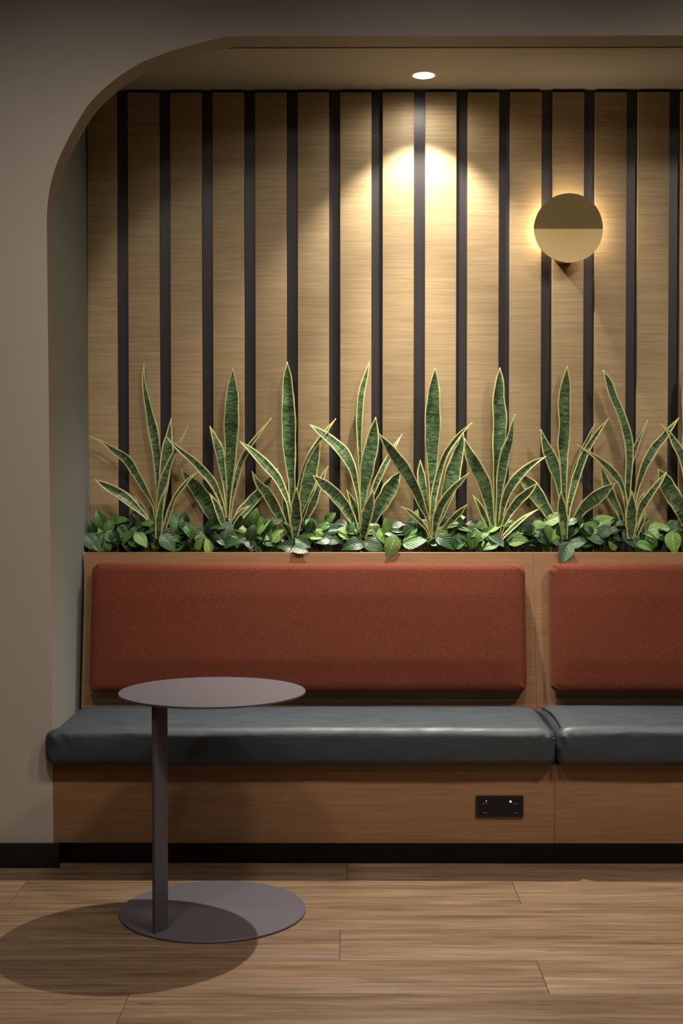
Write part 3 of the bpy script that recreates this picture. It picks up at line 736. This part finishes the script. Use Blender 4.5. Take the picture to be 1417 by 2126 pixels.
def ovate(x, y, s, ang, tint, D, ny, nz=None):
    i = which(x); root, base, stems = clumps[i]
    c = P(x, y, D); L_ = s*D/F*1.08
    a = math.radians(ang)
    tip = Vector((math.cos(a), random.uniform(-.25, .05), math.sin(a))).normalized()
    n = Vector((random.uniform(-.35, .35), -ny, nz if nz is not None else random.uniform(.25, .9)))
    n = (n - tip*n.dot(tip)).normalized(); side = n.cross(tip)
    m = Matrix((tip, side, n)).transposed().to_4x4() @ Matrix.Scale(L_, 4)
    o = link('leaf', OV[tint, random.randrange(4)], None, root)
    lb = c - tip*L_*0.5
    o.matrix_local = Matrix.Translation(lb - base) @ m
    ground = Vector((base.x + (c.x-base.x)*0.55, min(max(c.y, 4.95)+0.015, 5.02), 1.012))
    mid = (lb+ground)/2 + Vector((random.uniform(-.008, .008), 0.0, 0.012))
    stems.append((ground-base, mid-base, lb-base))
for x, y, s, a, t in K:
    D = 4.925 if y > 1136 else 4.935+(1135-y)*0.0014+random.uniform(-.004, .01)
    D = min(D, 5.03)
    if y > 1136: D = 4.897
    ovate(x, y, s, a, t, D, 1.0 if y > 1136 else random.uniform(.6, 1.2))
for k in range(340):
    x = random.uniform(180, 1560); y = random.triangular(1078, 1140, 1122)
    D = 4.96 + random.uniform(0, .07)
    ovate(x, y, random.uniform(24, 38), random.uniform(0, 360), random.choices([0, 1, 2, 3], [6, 3, 1.6, 1])[0], D, random.uniform(.2, 1.1))
for root, base, stems in clumps:
    bm = bmesh.new()
    for st in stems: tube_bm(bm, catmull([tuple(p) for p in st], 5), 0.0011, 4)
    o = link('stems', bmfin(bm, 'stems', 60), 'stem', root)

# ---------------------------------------------------------------- side table
TX, TY, TR = -0.4085, 3.937, 0.2825
tb = thing('side_table', 'round grey-mauve metal side table with disc base in front of the bench', 'table', (TX, TY, 0))
revolve('base_disc', [(0, 0.0005), (TR-.001, 0.0005), (TR, 0.0015), (TR, 0.006), (TR-.001, 0.007), (0, 0.007)], 160, 'table', tb)
revolve('tabletop', [(0, 0.668), (TR-.001, 0.668), (TR, 0.669), (TR, 0.6735), (TR-.001, 0.6745), (0, 0.6745)], 160, 'table', tb)
ang = math.atan2(0.048, 0.031)
bm = bmesh.new(); box_bm(bm, 0, 0.057, 0, 0.011, 0.007, 0.668, 0.001)
bmesh.ops.rotate(bm, verts=bm.verts, cent=(0, 0, 0), matrix=Matrix.Rotation(ang, 3, 'Z'))
o = link('column', bmfin(bm, 'column', 40), 'table', tb); o.location = (-0.552-TX, 3.715-TY, 0)

# ---------------------------------------------------------------- wall lamp
LC = P(1179, 475.5, 4.985)
lamp = thing('wall_lamp', 'round brass disc wall lamp glowing on the slatted wall', 'lamp', (LC.x, 5.069, LC.z))
LR, fold = 0.1315, math.radians(9)
def half_disc(name, upper):
    bm = bmesh.new(); n = 48; th = 0.004; prof = []
    for k in range(n+1):
        a = PI*k/n; prof.append((LR*math.cos(a), LR*math.sin(a)*(1 if upper else -1)))
    fr, bk = [], []
    for x_, z_ in prof:
        y_ = -abs(z_)*math.tan(fold); fr.append(bm.verts.new((x_, y_, z_))); bk.append(bm.verts.new((x_, y_+th, z_)))
    bm.faces.new(fr); bm.faces.new(list(reversed(bk)))
    for k in range(n+1): bm.faces.new((fr[k], fr[(k+1) % (n+1)], bk[(k+1) % (n+1)], bk[k]))
    bmesh.ops.triangulate(bm, faces=[f for f in bm.faces if len(f.verts) > 4])
    o = link(name, bmfin(bm, name, 30), 'brass', lamp); o.location = (0, LC.y - 5.069, 0)
    if not upper: o.location.y -= 0.003
    return o
half_disc('shade', True)['label'] = 'upper half of the disc, in shade'
half_disc('shade', False)['label'] = 'lower half of the disc, tilted to the light'
revolve('hub', [(0, 0), (0.040, 0), (0.042, 0.003), (0.042, 0.066), (0.0, 0.066)], 40, 'brassd', lamp, (-0.004, -0.001, -0.082), (PI/2, 0, 0))
# light strip: ring behind the disc
bm = bmesh.new(); pts = [(0.085*math.cos(a), -0.050, 0.085*math.sin(a)) for a in [math.radians(-25 + 230*k/36) for k in range(37)]]
tube_bm(bm, pts, 0.005, 6); link('led_strip', bmfin(bm, 'led_strip', 60), 'led', lamp)
revolve('backplate', [(0, 0), (0.062, 0), (0.062, 0.012), (0.0, 0.012)], 40, 'brassd', lamp, (0, -0.0005, 0.0), (PI/2, 0, 0))

# ---------------------------------------------------------------- power outlet
a, b = P(987, 1651.5, YW-.001), P(1085.5, 1696, YW-.001)
OX, OZ, OW, OH = (a.x+b.x)/2, (a.z+b.z)/2, (b.x-a.x), (a.z-b.z)
out = thing('power_outlet', 'black rectangular power and charging outlet in the bench front panel', 'outlet', (OX, YW-.001, OZ))
def rr(name, cx, cz, w_, h_, rad, d0, d1, mat):
    pts = []
    for qx, qz, a0 in ((1, 1, 0), (-1, 1, 90), (-1, -1, 180), (1, -1, 270)):
        for k in range(6):
            t_ = math.radians(a0+90*k/5); pts.append((cx+qx*(w_/2-rad)+rad*math.cos(t_), cz+qz*(h_/2-rad)+rad*math.sin(t_)))
    return prism(name, pts, d0, d1, mat, out)
rr('faceplate', 0, 0, OW, OH, 0.004, -0.006, 0.0, 'plastic')
rr('inset', 0, 0, OW*0.86, OH*0.78, 0.003, -0.0068, -0.006, 'black')
sc = OW/98.5
def oc(px, py): return ((px-1036.2)*sc, -(py-1673.7)*sc)
for px in (1005.5, 1068.5):
    x_, z_ = oc(px, 1677)
    revolve('socket', [(0.0155*1, 0.0004), (0.0165, 0.0012), (0.0175, 0.0004)], 32, 'plastic', out, (x_, -0.0066, z_), (PI/2, 0, 0))
    for q, e in ((-.006, .004), (.006, .004), (0, -.007)):
        rr('pin_slot', x_+q, z_+e, 0.0022, 0.006, 0.0009, -0.0072, -0.0067, 'hole')
x_, z_ = oc(1020, 1674); rr('usb_port', x_, z_, 0.010, 0.0055, 0.001, -0.0078, -0.0067, 'white' if False else 'plastic'); rr('port_hole', x_, z_, 0.0085, 0.0035, 0.0008, -0.0080, -0.0077, 'hole')
x_, z_ = oc(1043.5, 1665); revolve('button', [(0, .0016), (.0016, .0016), (.002, 0)], 16, 'plastic', out, (x_, -0.0066, z_), (PI/2, 0, 0))
x_, z_ = oc(1008.5, 1662); revolve('indicator_light', [(0, .001), (.0016, .001), (.0018, 0)], 12, 'ledwhite', out, (x_, -0.0067, z_), (PI/2, 0, 0))
x_, z_ = oc(1058.5, 1663); revolve('indicator_light', [(0, .001), (.0030, .001), (.0034, 0)], 16, 'ledblue', out, (x_, -0.0067, z_), (PI/2, 0, 0))

# ---------------------------------------------------------------- downlights
def downlight(x, y, z, label, group=None, r=0.050):
    t = thing('ceiling_downlight', label, 'light', (x, y, z), group)
    revolve('trim_ring', [(r*0.78, -0.0005), (r*0.80, -0.004), (r*0.97, -0.003), (r, -0.0005)], 48, 'white', t)
    revolve('lens', [(0, -0.002), (r*0.78, -0.002), (r*0.78, -0.0005)], 48, 'lens', t)
    return t
downlight(NICHE[0], NICHE[1], 2.8188, 'bright round recessed downlight in the niche ceiling')
downlight(NICHE[0]+1.9, NICHE[1], 2.8188, 'round recessed downlight in the niche ceiling, outside the frame to the right')
RL = ['nearest the bench, left end of its row', 'nearest the bench above the power outlet', 'nearest the bench at the right', 'added for fill near the camera, left end of its row', 'added for fill near the camera, middle of its row', 'added for fill near the camera, right end of its row']
for (x, y, pw, tg), rl in zip(ROOM, RL):
    downlight(x, y, ZR, 'recessed room ceiling downlight ' + rl, 'room downlights')
